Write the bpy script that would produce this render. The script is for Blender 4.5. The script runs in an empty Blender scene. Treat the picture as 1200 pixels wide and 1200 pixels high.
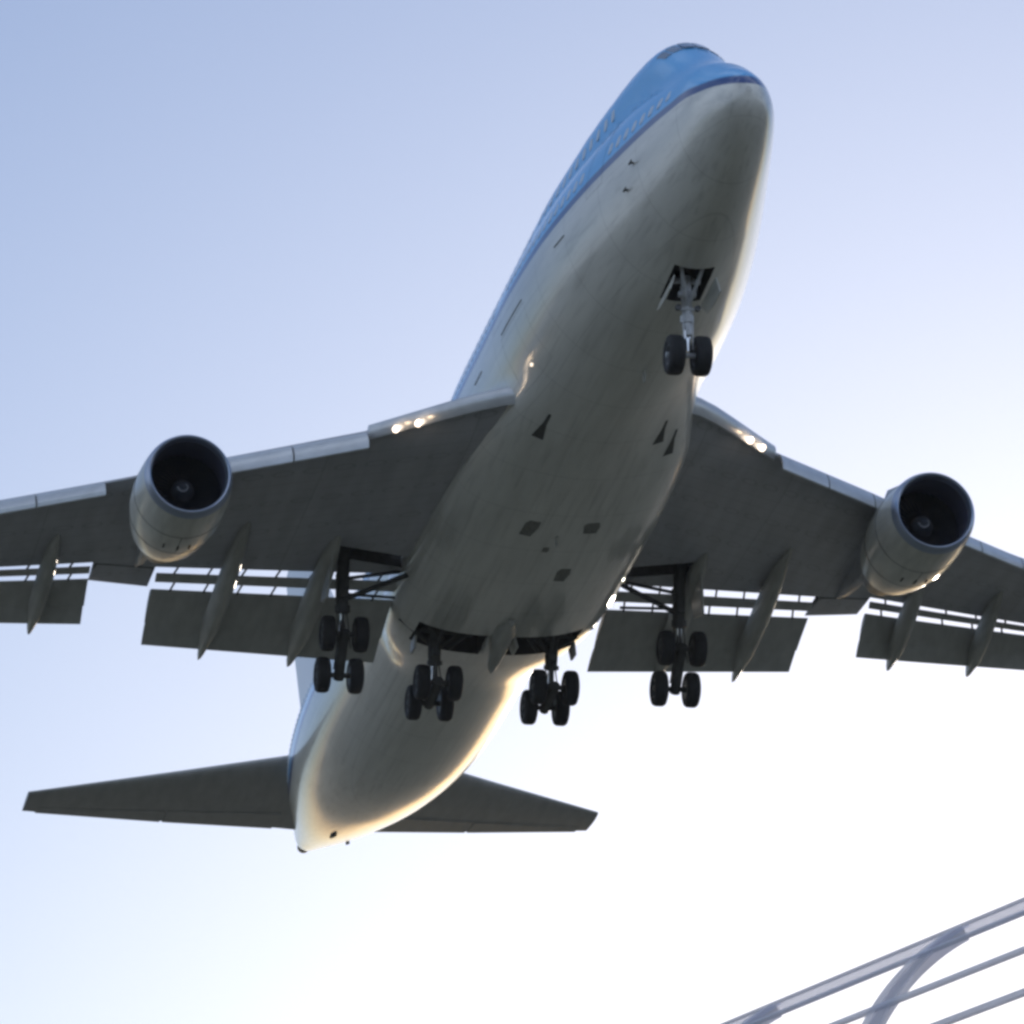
import bpy, bmesh, math, random
from mathutils import Vector, Matrix
random.seed(7)
S = bpy.context.scene
COL = S.collection
rad = math.radians

# ------------------------------------------------------------------ camera
# pose of the aircraft relative to the camera (local frame: x aft, y starboard, z up)
RV = Vector((0.801067052, -1.05012838, 1.52893716))
TV = Vector((0.102791398, 0.580408504, 167.43649))
FPX = 6138.276
C0 = Vector((30, 0, -1))
M = Matrix.Rotation(RV.length, 3, RV.normalized())       # local -> camera (right, down, forward)
PITCH = rad(3.0)
W = Matrix.Rotation(PITCH, 3, 'Y')
f = W @ Vector(M[2])
psi = math.atan2(f.x, f.y)
W = Matrix.Rotation(psi, 3, 'Z') @ W                      # local -> world
cam_local = C0 - M.transposed() @ TV
CAM = Vector((0, 0, 1.7))
ROOT_LOC = CAM - W @ cam_local
right = W @ Vector(M[0]); up = -(W @ Vector(M[1])); back = -(W @ Vector(M[2]))
cd = bpy.data.cameras.new('camera'); cam = bpy.data.objects.new('camera', cd); COL.objects.link(cam)
cm = Matrix((right, up, back)).transposed().to_4x4(); cm.translation = CAM
cam.matrix_world = cm
cd.sensor_width = 36; cd.lens = FPX / 1200 * 36
cd.clip_start = 0.5; cd.clip_end = 20000
S.camera = cam

# ------------------------------------------------------------------ sky and sun
SUN_EL = rad(13.0)
SUN_AZ = rad(8.0)            # to the right of the view direction (+Y)
world = bpy.data.worlds.new('World'); S.world = world; world.use_nodes = True
wn = world.node_tree; wn.nodes.clear()
sky = wn.nodes.new('ShaderNodeTexSky'); sky.sky_type = 'NISHITA'; sky.sun_disc = False
sky.sun_elevation = SUN_EL; sky.sun_rotation = SUN_AZ
sky.altitude = 0; sky.air_density = 1.3; sky.dust_density = 0.7; sky.ozone_density = 3.0
bg = wn.nodes.new('ShaderNodeBackground'); bg.inputs[1].default_value = 0.0996
wo = wn.nodes.new('ShaderNodeOutputWorld')
wb = wn.nodes.new('ShaderNodeVectorMath'); wb.operation = 'MULTIPLY'; wb.inputs[1].default_value = (0.939, 1.0, 1.252)   # cool white balance
wn.links.new(sky.outputs[0], wb.inputs[0]); # broken cloud added out of view, away from the sun, to brighten the flank
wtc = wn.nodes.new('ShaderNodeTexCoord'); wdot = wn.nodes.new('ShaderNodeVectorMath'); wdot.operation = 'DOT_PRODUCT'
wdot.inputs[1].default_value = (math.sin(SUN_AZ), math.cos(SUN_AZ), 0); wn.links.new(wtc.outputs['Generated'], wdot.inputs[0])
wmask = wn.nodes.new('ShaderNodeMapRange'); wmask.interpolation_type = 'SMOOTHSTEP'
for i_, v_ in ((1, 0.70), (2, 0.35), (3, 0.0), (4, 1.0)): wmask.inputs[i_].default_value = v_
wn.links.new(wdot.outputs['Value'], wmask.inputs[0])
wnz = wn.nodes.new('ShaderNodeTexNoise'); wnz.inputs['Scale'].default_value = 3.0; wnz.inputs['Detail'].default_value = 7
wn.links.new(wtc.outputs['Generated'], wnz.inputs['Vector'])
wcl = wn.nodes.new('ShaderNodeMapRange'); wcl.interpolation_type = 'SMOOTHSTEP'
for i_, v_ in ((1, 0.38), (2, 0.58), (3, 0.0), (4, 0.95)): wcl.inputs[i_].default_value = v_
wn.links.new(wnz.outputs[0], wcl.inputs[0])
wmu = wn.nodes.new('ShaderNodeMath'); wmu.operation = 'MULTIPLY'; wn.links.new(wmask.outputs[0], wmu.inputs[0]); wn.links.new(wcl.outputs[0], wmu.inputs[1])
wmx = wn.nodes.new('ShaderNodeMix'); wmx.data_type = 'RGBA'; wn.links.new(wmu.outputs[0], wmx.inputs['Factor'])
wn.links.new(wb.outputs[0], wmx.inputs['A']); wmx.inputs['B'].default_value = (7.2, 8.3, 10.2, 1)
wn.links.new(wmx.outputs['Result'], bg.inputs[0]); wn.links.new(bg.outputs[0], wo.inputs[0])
sd = bpy.data.lights.new('sun', 'SUN'); sun = bpy.data.objects.new('sun', sd); COL.objects.link(sun)
sd.energy = 1.7; sd.angle = rad(0.6); sd.color = (1.0, 0.86, 0.70)
sdir = Vector((math.sin(SUN_AZ) * math.cos(SUN_EL), math.cos(SUN_AZ) * math.cos(SUN_EL), math.sin(SUN_EL)))
sun.rotation_euler = sdir.to_track_quat('Z', 'Y').to_euler()
S.view_settings.view_transform = 'Standard'; S.view_settings.look = 'None'
S.view_settings.exposure = 0.0; S.view_settings.gamma = 1.0
S.render.engine = 'CYCLES'
S.render.resolution_x = S.render.resolution_y = 1024
S.cycles.pixel_filter_type = 'BLACKMAN_HARRIS'; S.cycles.filter_width = 3.1

# ------------------------------------------------------------------ materials
def mat(name, col, rough=0.5, metal=0.0, coat=0.0, noise=0.0, nscale=(1, 1, 1), spec=0.5, emis=None, estr=0, bump=0.0, nsize=4.0):
    m = bpy.data.materials.new(name); m.use_nodes = True
    nt = m.node_tree; b = nt.nodes['Principled BSDF']
    b.inputs['Base Color'].default_value = (*col, 1); b.inputs['Roughness'].default_value = rough
    b.inputs['Metallic'].default_value = metal; b.inputs['Coat Weight'].default_value = coat
    b.inputs['Coat Roughness'].default_value = 0.12
    b.inputs['Specular IOR Level'].default_value = spec
    if emis:
        b.inputs['Emission Color'].default_value = (*emis, 1); b.inputs['Emission Strength'].default_value = estr
    if noise > 0 or bump > 0:
        tc = nt.nodes.new('ShaderNodeTexCoord'); mp = nt.nodes.new('ShaderNodeMapping')
        mp.inputs['Scale'].default_value = nscale
        nz = nt.nodes.new('ShaderNodeTexNoise'); nz.inputs['Scale'].default_value = nsize; nz.inputs['Detail'].default_value = 6
        nt.links.new(tc.outputs['Object'], mp.inputs[0]); nt.links.new(mp.outputs[0], nz.inputs['Vector'])
        if noise > 0:
            mr = nt.nodes.new('ShaderNodeMapRange'); mr.inputs[1].default_value = 0.3; mr.inputs[2].default_value = 0.7
            mr.inputs[3].default_value = 1 - noise; mr.inputs[4].default_value = 1 + noise * 0.4
            vm = nt.nodes.new('ShaderNodeVectorMath'); vm.operation = 'SCALE'; vm.inputs[0].default_value = col
            nt.links.new(nz.outputs[0], mr.inputs[0]); nt.links.new(mr.outputs[0], vm.inputs['Scale'])
            nt.links.new(vm.outputs[0], b.inputs['Base Color'])
        if bump > 0:
            bp = nt.nodes.new('ShaderNodeBump'); bp.inputs['Strength'].default_value = bump; bp.inputs['Distance'].default_value = 0.05
            nt.links.new(nz.outputs[0], bp.inputs['Height']); nt.links.new(bp.outputs[0], b.inputs['Normal'])
    return m

M_wing = mat('wing_grey_paint', (0.43, 0.44, 0.48), 0.42, noise=0.15, nscale=(0.35, 1.6, 1.6), nsize=1.2)
M_flap = mat('flap_grey_paint', (0.50, 0.50, 0.485), 0.5, noise=0.14, nscale=(0.5, 2, 2), nsize=1.5)
M_fair = mat('fairing_paint', (0.50, 0.50, 0.47), 0.45, noise=0.25, nscale=(0.4, 2, 2), nsize=1.5)
M_slat = mat('leading_edge_metal', (0.62, 0.64, 0.67), 0.32, 0.35, noise=0.12, nscale=(1, .6, 1), nsize=2)
M_nac = mat('nacelle_paint', (0.62, 0.62, 0.57), 0.34, noise=0.25, nscale=(0.5, 2, 2), nsize=1.4, coat=0.3)
M_lip = mat('intake_lip_metal', (0.36, 0.41, 0.52), 0.30, 0.7)
M_liner = mat('intake_liner', (0.09, 0.095, 0.15), 0.55)
M_fan = mat('fan_blade_titanium', (0.06, 0.065, 0.09), 0.45, 0.7)
M_spin = mat('spinner_grey', (0.055, 0.06, 0.075), 0.45)
M_white = mat('spiral_white', (0.75, 0.76, 0.78), 0.5)
M_core = mat('exhaust_metal', (0.16, 0.145, 0.13), 0.42, 0.8, noise=0.3, nsize=3)
M_tyre = mat('tyre_rubber', (0.018, 0.019, 0.023), 0.75, noise=0.3, nsize=6)
M_rim = mat('wheel_rim', (0.12, 0.125, 0.135), 0.5, 0.4)
M_strut = mat('gear_strut_paint', (0.55, 0.57, 0.60), 0.42, 0.2, noise=0.3, nsize=5)
M_mstrut = mat('main_gear_dirty_metal', (0.075, 0.078, 0.078), 0.55, 0.2, noise=0.3, nsize=5)
M_chrome = mat('oleo_chrome', (0.75, 0.77, 0.8), 0.12, 1.0)
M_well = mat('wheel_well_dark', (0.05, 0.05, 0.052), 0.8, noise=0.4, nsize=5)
M_dark = mat('dark_recess', (0.075, 0.075, 0.07), 0.8)
M_vent = mat('vent_grille', (0.24, 0.24, 0.22), 0.7, noise=0.5, nsize=14)
M_stab = mat('stabiliser_grey_paint', (0.42, 0.415, 0.41), 0.45, noise=0.13, nscale=(0.5, 2, 2), nsize=1.5)
M_fin = mat('fin_white_paint', (0.78, 0.78, 0.80), 0.35, coat=0.3)
M_glass = mat('cockpit_glass', (0.20, 0.24, 0.29), 0.10, coat=0.5)
M_pane = mat('cabin_window_pane', (0.62, 0.68, 0.75), 0.18)
M_lamp = mat('landing_light_lens', (0.9, 0.85, 0.75), 0.2, emis=(1.0, 0.80, 0.62), estr=3.5)
def translucent(name, col, k, clear):
    m = mat(name, col, 0.5, noise=0.08, nsize=3); nt = m.node_tree; b = nt.nodes['Principled BSDF']; o = nt.nodes['Material Output']
    t = nt.nodes.new('ShaderNodeBsdfTranslucent'); t.inputs[0].default_value = (*col, 1)
    x = nt.nodes.new('ShaderNodeMixShader'); x.inputs[0].default_value = k
    nt.links.new(b.outputs[0], x.inputs[1]); nt.links.new(t.outputs[0], x.inputs[2]); c = nt.nodes.new('ShaderNodeBsdfTransparent'); c.inputs[0].default_value = (0.93, 0.94, 1.0, 1)
    y = nt.nodes.new('ShaderNodeMixShader'); y.inputs[0].default_value = clear
    nt.links.new(x.outputs[0], y.inputs[1]); nt.links.new(c.outputs[0], y.inputs[2]); nt.links.new(y.outputs[0], o.inputs[0]); return m
M_lamp2 = mat('turnoff_light_lens', (0.9, 0.85, 0.75), 0.2, emis=(1.0, 0.80, 0.62), estr=1.6)
M_steelp = translucent('frosted_plastic_profile', (0.80, 0.80, 0.84), 0.45, 0.20)
M_polyc = translucent('frosted_plastic_sheet', (0.93, 0.93, 0.97), 0.85, 0.55)

def wing_panels(m, dark=0.80):
    nt = m.node_tree; L = nt.links; N = nt.nodes.new; b = nt.nodes['Principled BSDF']
    src = b.inputs['Base Color'].links[0].from_socket
    def ma(op, a, v=None):
        n = N('ShaderNodeMath'); n.operation = op
        for i, q in enumerate((a, v)):
            if q is None: continue
            if isinstance(q, (int, float)): n.inputs[i].default_value = q
            else: L.new(q, n.inputs[i])
        return n.outputs[0]
    tc = N('ShaderNodeTexCoord'); sp = N('ShaderNodeSeparateXYZ'); L.new(tc.outputs['Object'], sp.inputs[0])
    ay = ma('ABSOLUTE', sp.outputs[1]); u = ma('SUBTRACT', sp.outputs[0], ma('MULTIPLY', ay, .78))
    du = ma('SUBTRACT', ma('PINGPONG', u, 1.15), .0); dv = ma('SUBTRACT', ma('PINGPONG', ay, .42), .0)
    e = ma('SQRT', ma('ADD', ma('POWER', ma('DIVIDE', du, .17), 2.0), ma('POWER', ma('DIVIDE', dv, .27), 2.0)))
    ring = ma('LESS_THAN', ma('ABSOLUTE', ma('SUBTRACT', e, 1.0)), .16)
    seam = ma('LESS_THAN', ma('ABSOLUTE', ma('SUBTRACT', ma('PINGPONG', u, 1.15), .8)), .018)
    rib = ma('LESS_THAN', ma('PINGPONG', ma('ADD', ay, .3), 1.9), .02)
    k = ma('MAXIMUM', ring, ma('MAXIMUM', seam, rib))
    f_ = ma('SUBTRACT', 1.0, ma('MULTIPLY', k, 1 - dark))
    v = N('ShaderNodeVectorMath'); v.operation = 'SCALE'; L.new(src, v.inputs[0]); L.new(f_, v.inputs['Scale'])
    L.new(v.outputs[0], b.inputs['Base Color'])
wing_panels(M_wing)

# fuselage livery: attribute 'cheat' = height above the cheatline
def livery():
    m = bpy.data.materials.new('airliner_livery'); m.use_nodes = True
    nt = m.node_tree; L = nt.links; b = nt.nodes['Principled BSDF']
    N = nt.nodes.new
    at = N('ShaderNodeAttribute'); at.attribute_name = 'cheat'
    tc = N('ShaderNodeTexCoord')
    mp = N('ShaderNodeMapping'); mp.inputs['Scale'].default_value = (0.18, 1.1, 1.1)
    nz = N('ShaderNodeTexNoise'); nz.inputs['Scale'].default_value = 1.3; nz.inputs['Detail'].default_value = 7; nz.inputs['Roughness'].default_value = 0.6
    L.new(tc.outputs['Object'], mp.inputs[0]); L.new(mp.outputs[0], nz.inputs['Vector'])
    mr = N('ShaderNodeMapRange'); mr.inputs[1].default_value = 0.35; mr.inputs[2].default_value = 0.72
    mr.inputs[3].default_value = 1.03; mr.inputs[4].default_value = 0.82
    L.new(nz.outputs[0], mr.inputs[0])
    # skin joints: thin rings along x every 5.1 m
    sx = N('ShaderNodeSeparateXYZ'); L.new(tc.outputs['Object'], sx.inputs[0])
    pp = N('ShaderNodeMath'); pp.operation = 'PINGPONG'; pp.inputs[1].default_value = 1.27; L.new(sx.outputs[0], pp.inputs[0])
    lt = N('ShaderNodeMath'); lt.operation = 'LESS_THAN'; lt.inputs[1].default_value = 0.02; L.new(pp.outputs[0], lt.inputs[0])
    jm = N('ShaderNodeMapRange'); jm.inputs[3].default_value = 1.0; jm.inputs[4].default_value = 0.80; L.new(lt.outputs[0], jm.inputs[0])
    # lengthwise skin laps at a few heights, and streaks of grime running aft
    pz = N('ShaderNodeMath'); pz.operation = 'PINGPONG'; pz.inputs[1].default_value = 0.62; L.new(sx.outputs[2], pz.inputs[0])
    lz = N('ShaderNodeMath'); lz.operation = 'LESS_THAN'; lz.inputs[1].default_value = 0.012; L.new(pz.outputs[0], lz.inputs[0])
    jz = N('ShaderNodeMapRange'); jz.inputs[3].default_value = 1.0; jz.inputs[4].default_value = 0.86; L.new(lz.outputs[0], jz.inputs[0])
    ms = N('ShaderNodeMapping'); ms.inputs['Scale'].default_value = (0.10, 4.0, 4.0); L.new(tc.outputs['Object'], ms.inputs[0])
    ns = N('ShaderNodeTexNoise'); ns.inputs['Scale'].default_value = 1.5; ns.inputs['Detail'].default_value = 4; L.new(ms.outputs[0], ns.inputs['Vector'])
    rs = N('ShaderNodeMapRange'); rs.inputs[1].default_value = 0.52; rs.inputs[2].default_value = 0.75; rs.inputs[3].default_value = 1.0; rs.inputs[4].default_value = 0.80; L.new(ns.outputs[0], rs.inputs[0])
    m1 = N('ShaderNodeMath'); m1.operation = 'MULTIPLY'; L.new(jz.outputs[0], m1.inputs[0]); L.new(rs.outputs[0], m1.inputs[1])
    m2 = N('ShaderNodeMath'); m2.operation = 'MULTIPLY'; L.new(jm.outputs[0], m2.inputs[0]); L.new(m1.outputs[0], m2.inputs[1]); jm = m2
    mu = N('ShaderNodeMath'); mu.operation = 'MULTIPLY'; L.new(mr.outputs[0], mu.inputs[0]); L.new(jm.outputs[0], mu.inputs[1])
    g = N('ShaderNodeVectorMath'); g.operation = 'SCALE'; g.inputs[0].default_value = (0.70, 0.70, 0.66); L.new(mu.outputs[0], g.inputs['Scale'])
    def mix(a, bcol, lo, hi):
        r = N('ShaderNodeMapRange'); r.inputs[1].default_value = lo; r.inputs[2].default_value = hi; r.clamp = True
        L.new(at.outputs['Fac'], r.inputs[0])
        x = N('ShaderNodeMix'); x.data_type = 'RGBA'; L.new(r.outputs[0], x.inputs['Factor']); L.new(a, x.inputs['A'])
        x.inputs['B'].default_value = (*bcol, 1); return x.outputs['Result']
    c = mix(g.outputs[0], (0.012, 0.055, 0.22), -0.02, 0.02)
    c = mix(c, (0.09, 0.45, 0.90), 0.22, 0.30)
    L.new(c, b.inputs['Base Color'])
    b.inputs['Roughness'].default_value = 0.36; b.inputs['Coat Weight'].default_value = 0.9; b.inputs['Coat Roughness'].default_value = 0.12
    return m
M_liv = livery()

# ------------------------------------------------------------------ mesh helpers
def V(*a): return Vector(a)
def link(name, bm, mats, parent=None, smooth=True, auto=None):
    me = bpy.data.meshes.new(name)
    bmesh.ops.recalc_face_normals(bm, faces=bm.faces)
    bm.to_mesh(me); bm.free()
    if not isinstance(mats, (list, tuple)): mats = [mats]
    for m in mats: me.materials.append(m)
    o = bpy.data.objects.new(name, me); COL.objects.link(o)
    if parent: o.parent = parent
    if smooth:
        me.polygons.foreach_set('use_smooth', [True] * len(me.polygons))
        me.set_sharp_from_angle(angle=rad(auto or 35))
    return o
def loft(bm, rings, cap0=True, cap1=True, closed=True, mi=0):
    rv = [[bm.verts.new(p) for p in r] for r in rings]
    n = len(rings[0])
    for a, b in zip(rv, rv[1:]):
        for i in range(n if closed else n - 1):
            j = (i + 1) % n
            try:
                fc = bm.faces.new((a[i], a[j], b[j], b[i])); fc.material_index = mi
            except ValueError: pass
    if cap0: fc = bm.faces.new(rv[0]); fc.material_index = mi
    if cap1: fc = bm.faces.new(list(reversed(rv[-1]))); fc.material_index = mi
    return rv
def lathe(bm, prof, o, axis=V(1, 0, 0), seg=48, mi=0, cap0=False, cap1=False):
    a = axis.normalized(); q = a.to_track_quat('X', 'Z')
    e1 = q @ V(0, 1, 0); e2 = q @ V(0, 0, 1)
    rings = [[o + a * s + (e1 * math.cos(t) + e2 * math.sin(t)) * max(r, 1e-4) for t in [2 * math.pi * k / seg for k in range(seg)]] for s, r in prof]
    return loft(bm, rings, cap0, cap1, True, mi)
def tube(bm, a, b, r0, r1=None, seg=16, mi=0):
    r1 = r0 if r1 is None else r1
    d = (b - a); lathe(bm, [(0, r0), (d.length, r1)], a, d, seg, mi, True, True)
def box(bm, c, sx, sy, sz, rot=None, bev=0.0, mi=0):
    r = bmesh.ops.create_cube(bm, size=1.0)
    vs = r['verts']
    for v in vs:
        p = V(v.co.x * sx, v.co.y * sy, v.co.z * sz)
        if rot: p = rot @ p
        v.co = p + c
    es = {e for v in vs for e in v.link_edges}; fs = {q for v in vs for q in v.link_faces}
    for q in fs: q.material_index = mi
    if bev > 0:
        bmesh.ops.bevel(bm, geom=list(es), offset=bev, segments=2, affect='EDGES', profile=0.5)
def lerp(a, b, t): return a + (b - a) * t
def table(tab, x):
    """monotone smooth interpolation (Hermite, finite-difference tangents)"""
    if x <= tab[0][0]: return tab[0][1]
    if x >= tab[-1][0]: return tab[-1][1]
    n = len(tab)
    for i in range(n - 1):
        if tab[i][0] <= x <= tab[i + 1][0]: break
    def sl(k): return (tab[k + 1][1] - tab[k][1]) / (tab[k + 1][0] - tab[k][0])
    def tg(k):
        if k == 0: return sl(0)
        if k == n - 1: return sl(n - 2)
        a, b = sl(k - 1), sl(k)
        if a * b <= 0: return 0
        return 2 * a * b / (a + b)
    h = tab[i + 1][0] - tab[i][0]; t = (x - tab[i][0]) / h
    m0, m1 = tg(i) * h, tg(i + 1) * h
    return (2*t**3 - 3*t**2 + 1) * tab[i][1] + (t**3 - 2*t**2 + t) * m0 + (-2*t**3 + 3*t**2) * tab[i + 1][1] + (t**3 - t**2) * m1

# ------------------------------------------------------------------ ground
bm = bmesh.new()
bmesh.ops.create_grid(bm, x_segments=8, y_segments=8, size=9000)
M_grass = mat('dry_grass_field', (0.112, 0.114, 0.085), 0.9, noise=0.5, nsize=0.02)
g = link('ground', bm, M_grass, smooth=False); g['kind'] = 'structure'

# ------------------------------------------------------------------ fuselage profile (metres from nose tip)
HW = [(0, .03), (.12, .35), (.4, .62), (.8, .84), (1.5, 1.10), (2.5, 1.36), (4, 1.68), (6, 2.08), (8, 2.46), (10, 2.78), (12, 3.03), (14, 3.17), (16.5, 3.25), (48, 3.25), (51, 3.16), (54, 2.95), (57, 2.62), (60, 2.15), (63, 1.55), (66, .88), (68, .42), (68.5, .26)]
ZB = [(0, -.63), (.12, -1.0), (.4, -1.30), (.8, -1.56), (1.5, -1.86), (2.5, -2.18), (4, -2.52), (6, -2.82), (8, -3.02), (10, -3.15), (12, -3.22), (14, -3.25), (44, -3.25), (47, -3.18), (50, -2.92), (54, -2.28), (58, -1.42), (62, -.42), (66, .72), (68, 1.32), (68.5, 1.55)]
ZM = [(0, -.57), (.12, -.2), (.4, .12), (.8, .42), (1.5, .85), (2.5, 1.35), (4, 2.0), (6, 2.6), (8, 2.95), (10, 3.12), (12, 3.22), (14, 3.25), (52, 3.25), (58, 3.2), (62, 3.08), (66, 2.72), (68, 2.3), (68.5, 2.05)]
# upper deck lobe: top height, half width
ZU = [(0, -.6), (.4, .1), (1.5, .86), (2.5, 1.45), (3.4, 2.02), (4.2, 2.62), (5.2, 3.40), (6.2, 4.0), (8, 4.38), (10, 4.55), (12, 4.65), (28, 4.65), (31, 4.35), (34, 3.75), (37, 3.3), (38, 3.2), (68.5, 2.0)]
HU = [(0, .03), (.4, .5), (1.5, .90), (2.5, 1.15), (4, 1.02), (6, 1.17), (8, 1.38), (10, 1.62), (13, 1.97), (16, 2.24), (28, 2.3), (34, 2.2), (38, 1.9), (50, 1.8), (60, 1.2), (68.5, .2)]
CZ = [(0, -1.0), (1.5, -.5), (4, -.2), (8, -.04), (14, 0), (46, 0), (54, .45), (60, 1.15), (66, 1.7), (68.5, 1.8)]
CL = [(0, -.42), (1, -.12), (2.5, .12), (5, .28), (10, .35), (44, .35), (50, .2), (54, .1), (57, .2), (60, .65), (63, 1.25), (68.5, 2.6)]
FW = [(14.6, 1.9), (17.5, 2.7), (20, 3.25), (23, 3.5), (26, 3.6), (32, 3.65), (35, 3.45), (37, 2.9), (39, 2.0)]
FB = [(14.6, -2.5), (18, -2.95), (21, -3.3), (25, -3.6), (28, -3.68), (33, -3.68), (35.5, -3.45), (37.5, -3.1), (39, -2.7)]
def fair_r(s, c, sn, cz):
    if s <= 14.6 or s >= 39 or sn > .35: return 0
    w = table(FW, s); zb = table(FB, s); fc = -1.9; hb = fc - zb; ht = 1.35
    def F(r):
        y = r * c; z = cz + r * sn - fc
        return (abs(y) / w) ** 2.5 + (abs(z) / (ht if z > 0 else hb)) ** 2.5 - 1
    r = 5.5
    while r > .6 and F(r) > 0: r -= .08
    if r <= .6: return 0
    a, b = r, r + .08
    for _ in range(12):
        m = (a + b) / 2
        if F(m) > 0: b = m
        else: a = m
    return a
def fus_ring(s, n=128):
    w = table(HW, s); zb = table(ZB, s); zm = table(ZM, s); zu = table(ZU, s); wu = table(HU, s)
    cz = table(CZ, s); cz = min(max(cz, zb + .3 * (zm - zb)), zm - .3 * (zm - zb))
    out = []
    uc = zu - wu * 1.05                      # centre of the upper lobe circle
    for k in range(n):
        t = 2 * math.pi * k / n; c, sn = math.cos(t), math.sin(t)
        b = (zm - cz) if sn > 0 else (cz - zb)
        r1 = 1 / math.sqrt((c / w) ** 2 + (sn / b) ** 2)
        r = r1
        if sn > 0 and zu > zm + .02:
            # ray against ellipse centred (0,uc), radii (wu, wu*1.05)
            A = (c / wu) ** 2 + (sn / (wu * 1.05)) ** 2; h = cz - uc
            B = 2 * sn * h / (wu * 1.05) ** 2; Cc = h * h / (wu * 1.05) ** 2 - 1
            D = B * B - 4 * A * Cc
            if D > 0:
                r2 = (-B + math.sqrt(D)) / (2 * A)
                if r2 > 0:
                    k_ = 0.35; d = r2 - r1          # smooth maximum
                    hh = max(k_ - abs(d), 0) / k_
                    r = max(r1, r2) + hh * hh * k_ * 0.25
        fr = fair_r(s, c, sn, cz)
        if fr > 0:
            k_ = 0.5; d = fr - r; hh = max(k_ - abs(d), 0) / k_
            r = max(r, fr) + hh * hh * k_ * 0.25
        out.append(V(s, r * c, cz + r * sn))
    return out
def fus_side(s, z):
    """half width of the fuselage skin at height z"""
    R = fus_ring(s); n = len(R)
    for k in range(n // 4, -n // 4, -1):
        a, b = R[k % n], R[(k - 1) % n]
        if a.z >= z >= b.z and a.z != b.z:
            t = (z - a.z) / (b.z - a.z); return a.y + (b.y - a.y) * t
    return R[0].y
#END_PROFILE

# ------------------------------------------------------------------ the airliner
plane = bpy.data.objects.new('airliner', None); COL.objects.link(plane)
mw = W.to_4x4(); mw.translation = ROOT_LOC; plane.matrix_world = mw
plane.empty_display_size = 3
plane['label'] = 'blue-topped four engined airliner with grey belly, flying overhead with landing gear and flaps lowered'
plane['category'] = 'airplane'

stations = [0, .03, .07, .12, .2, .3, .4, .55, .8, 1.1, 1.5, 2, 2.5, 3, 3.5, 4, 4.5, 5, 5.5, 6, 6.5, 7, 8, 9, 10, 11, 12, 13, 14] + [14.6 + .5 * k for k in range(50)] + [40.5, 42, 43.5, 45, 46.5, 48, 49, 50, 51, 52, 53, 54, 55, 56, 57, 58, 59, 60, 61, 62, 63, 64, 65, 66, 67, 67.6, 68, 68.3, 68.5]
def cut(target, cutters):
    """boolean-cut boxes out of a mesh for good; the cutters are deleted again"""
    for (x0, x1, y0, y1, z0, z1) in cutters:
        b2 = bmesh.new(); box(b2, V((x0 + x1) / 2, (y0 + y1) / 2, (z0 + z1) / 2), x1 - x0, y1 - y0, z1 - z0)
        co = link('cutter', b2, M_well, smooth=False); co.parent = target.parent
        md = target.modifiers.new('b', 'BOOLEAN'); md.operation = 'DIFFERENCE'; md.object = co; md.solver = 'EXACT'
        bpy.context.view_layer.update()
        dg = bpy.context.evaluated_depsgraph_get()
        me = bpy.data.meshes.new_from_object(target.evaluated_get(dg))
        target.modifiers.clear(); old = target.data; target.data = me; bpy.data.meshes.remove(old)
        cme = co.data; bpy.data.objects.remove(co); bpy.data.meshes.remove(cme)
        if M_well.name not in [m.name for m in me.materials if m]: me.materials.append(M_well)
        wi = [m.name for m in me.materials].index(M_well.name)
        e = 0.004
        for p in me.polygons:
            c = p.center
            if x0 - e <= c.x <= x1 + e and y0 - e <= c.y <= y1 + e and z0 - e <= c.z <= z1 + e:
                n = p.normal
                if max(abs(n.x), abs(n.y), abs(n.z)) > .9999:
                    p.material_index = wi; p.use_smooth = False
bm = bmesh.new(); loft(bm, [fus_ring(s) for s in stations])
fus = link('fuselage', bm, M_liv, plane)
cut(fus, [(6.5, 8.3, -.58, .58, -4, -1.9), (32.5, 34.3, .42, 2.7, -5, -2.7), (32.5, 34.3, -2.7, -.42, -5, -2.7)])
me = fus.data
at = me.attributes.new('cheat', 'FLOAT', 'POINT')
at.data.foreach_set('value', [v.co.z - table(CL, v.co.x) for v in me.vertices])

# keel beam that tapers to a point behind the body gear
bm = bmesh.new()
rings = []
for k in range(20):
    t = k / 19; s = 31.0 + 3.4 * t; w = .36 * math.sqrt(max(0, 1 - t ** 1.8)) * min(1, .3 + 3 * t) + .02; h = .34 * (1 - t) + .06
    rings.append([V(s, w * math.cos(a), -3.5 - .68 * t ** 1.3 + h * math.sin(a)) for a in [2 * math.pi * i / 24 for i in range(24)]])
loft(bm, rings); kb = link('keel_fairing', bm, M_fair, plane)

# nose: cockpit windows
def panel_on_skin(name, quad, m, parent, off=0.012, th=0.02, nu=6, nv=4):
    """thin pane lying on the skin: quad of (s,z) corners on starboard (side=+1) or port"""
    side, c = quad
    bm = bmesh.new(); G = []
    for i in range(nu + 1):
        row = []
        for j in range(nv + 1):
            u, v = i / nu, j / nv
            s = lerp(lerp(c[0][0], c[1][0], u), lerp(c[3][0], c[2][0], u), v); z = lerp(lerp(c[0][1], c[1][1], u), lerp(c[3][1], c[2][1], u), v)
            y = fus_side(s, z) + off
            row.append(bm.verts.new((s, side * y, z)))
        G.append(row)
    for i in range(nu):
        for j in range(nv): bm.faces.new((G[i][j], G[i + 1][j], G[i + 1][j + 1], G[i][j + 1]))
    bmesh.ops.recalc_face_normals(bm, faces=bm.faces)
    bmesh.ops.solidify(bm, geom=bm.faces[:], thickness=th)
    return link(name, bm, m, parent)
def skin_top(s, y):
    R = fus_ring(s); best = None
    n = len(R)
    for k in range(n // 2):
        a, b = R[k], R[k + 1]
        if (a.y - y) * (b.y - y) <= 0 and a.y != b.y:
            return a.z + (y - a.y) / (b.y - a.y) * (b.z - a.z)
    return R[n // 4].z
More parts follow.
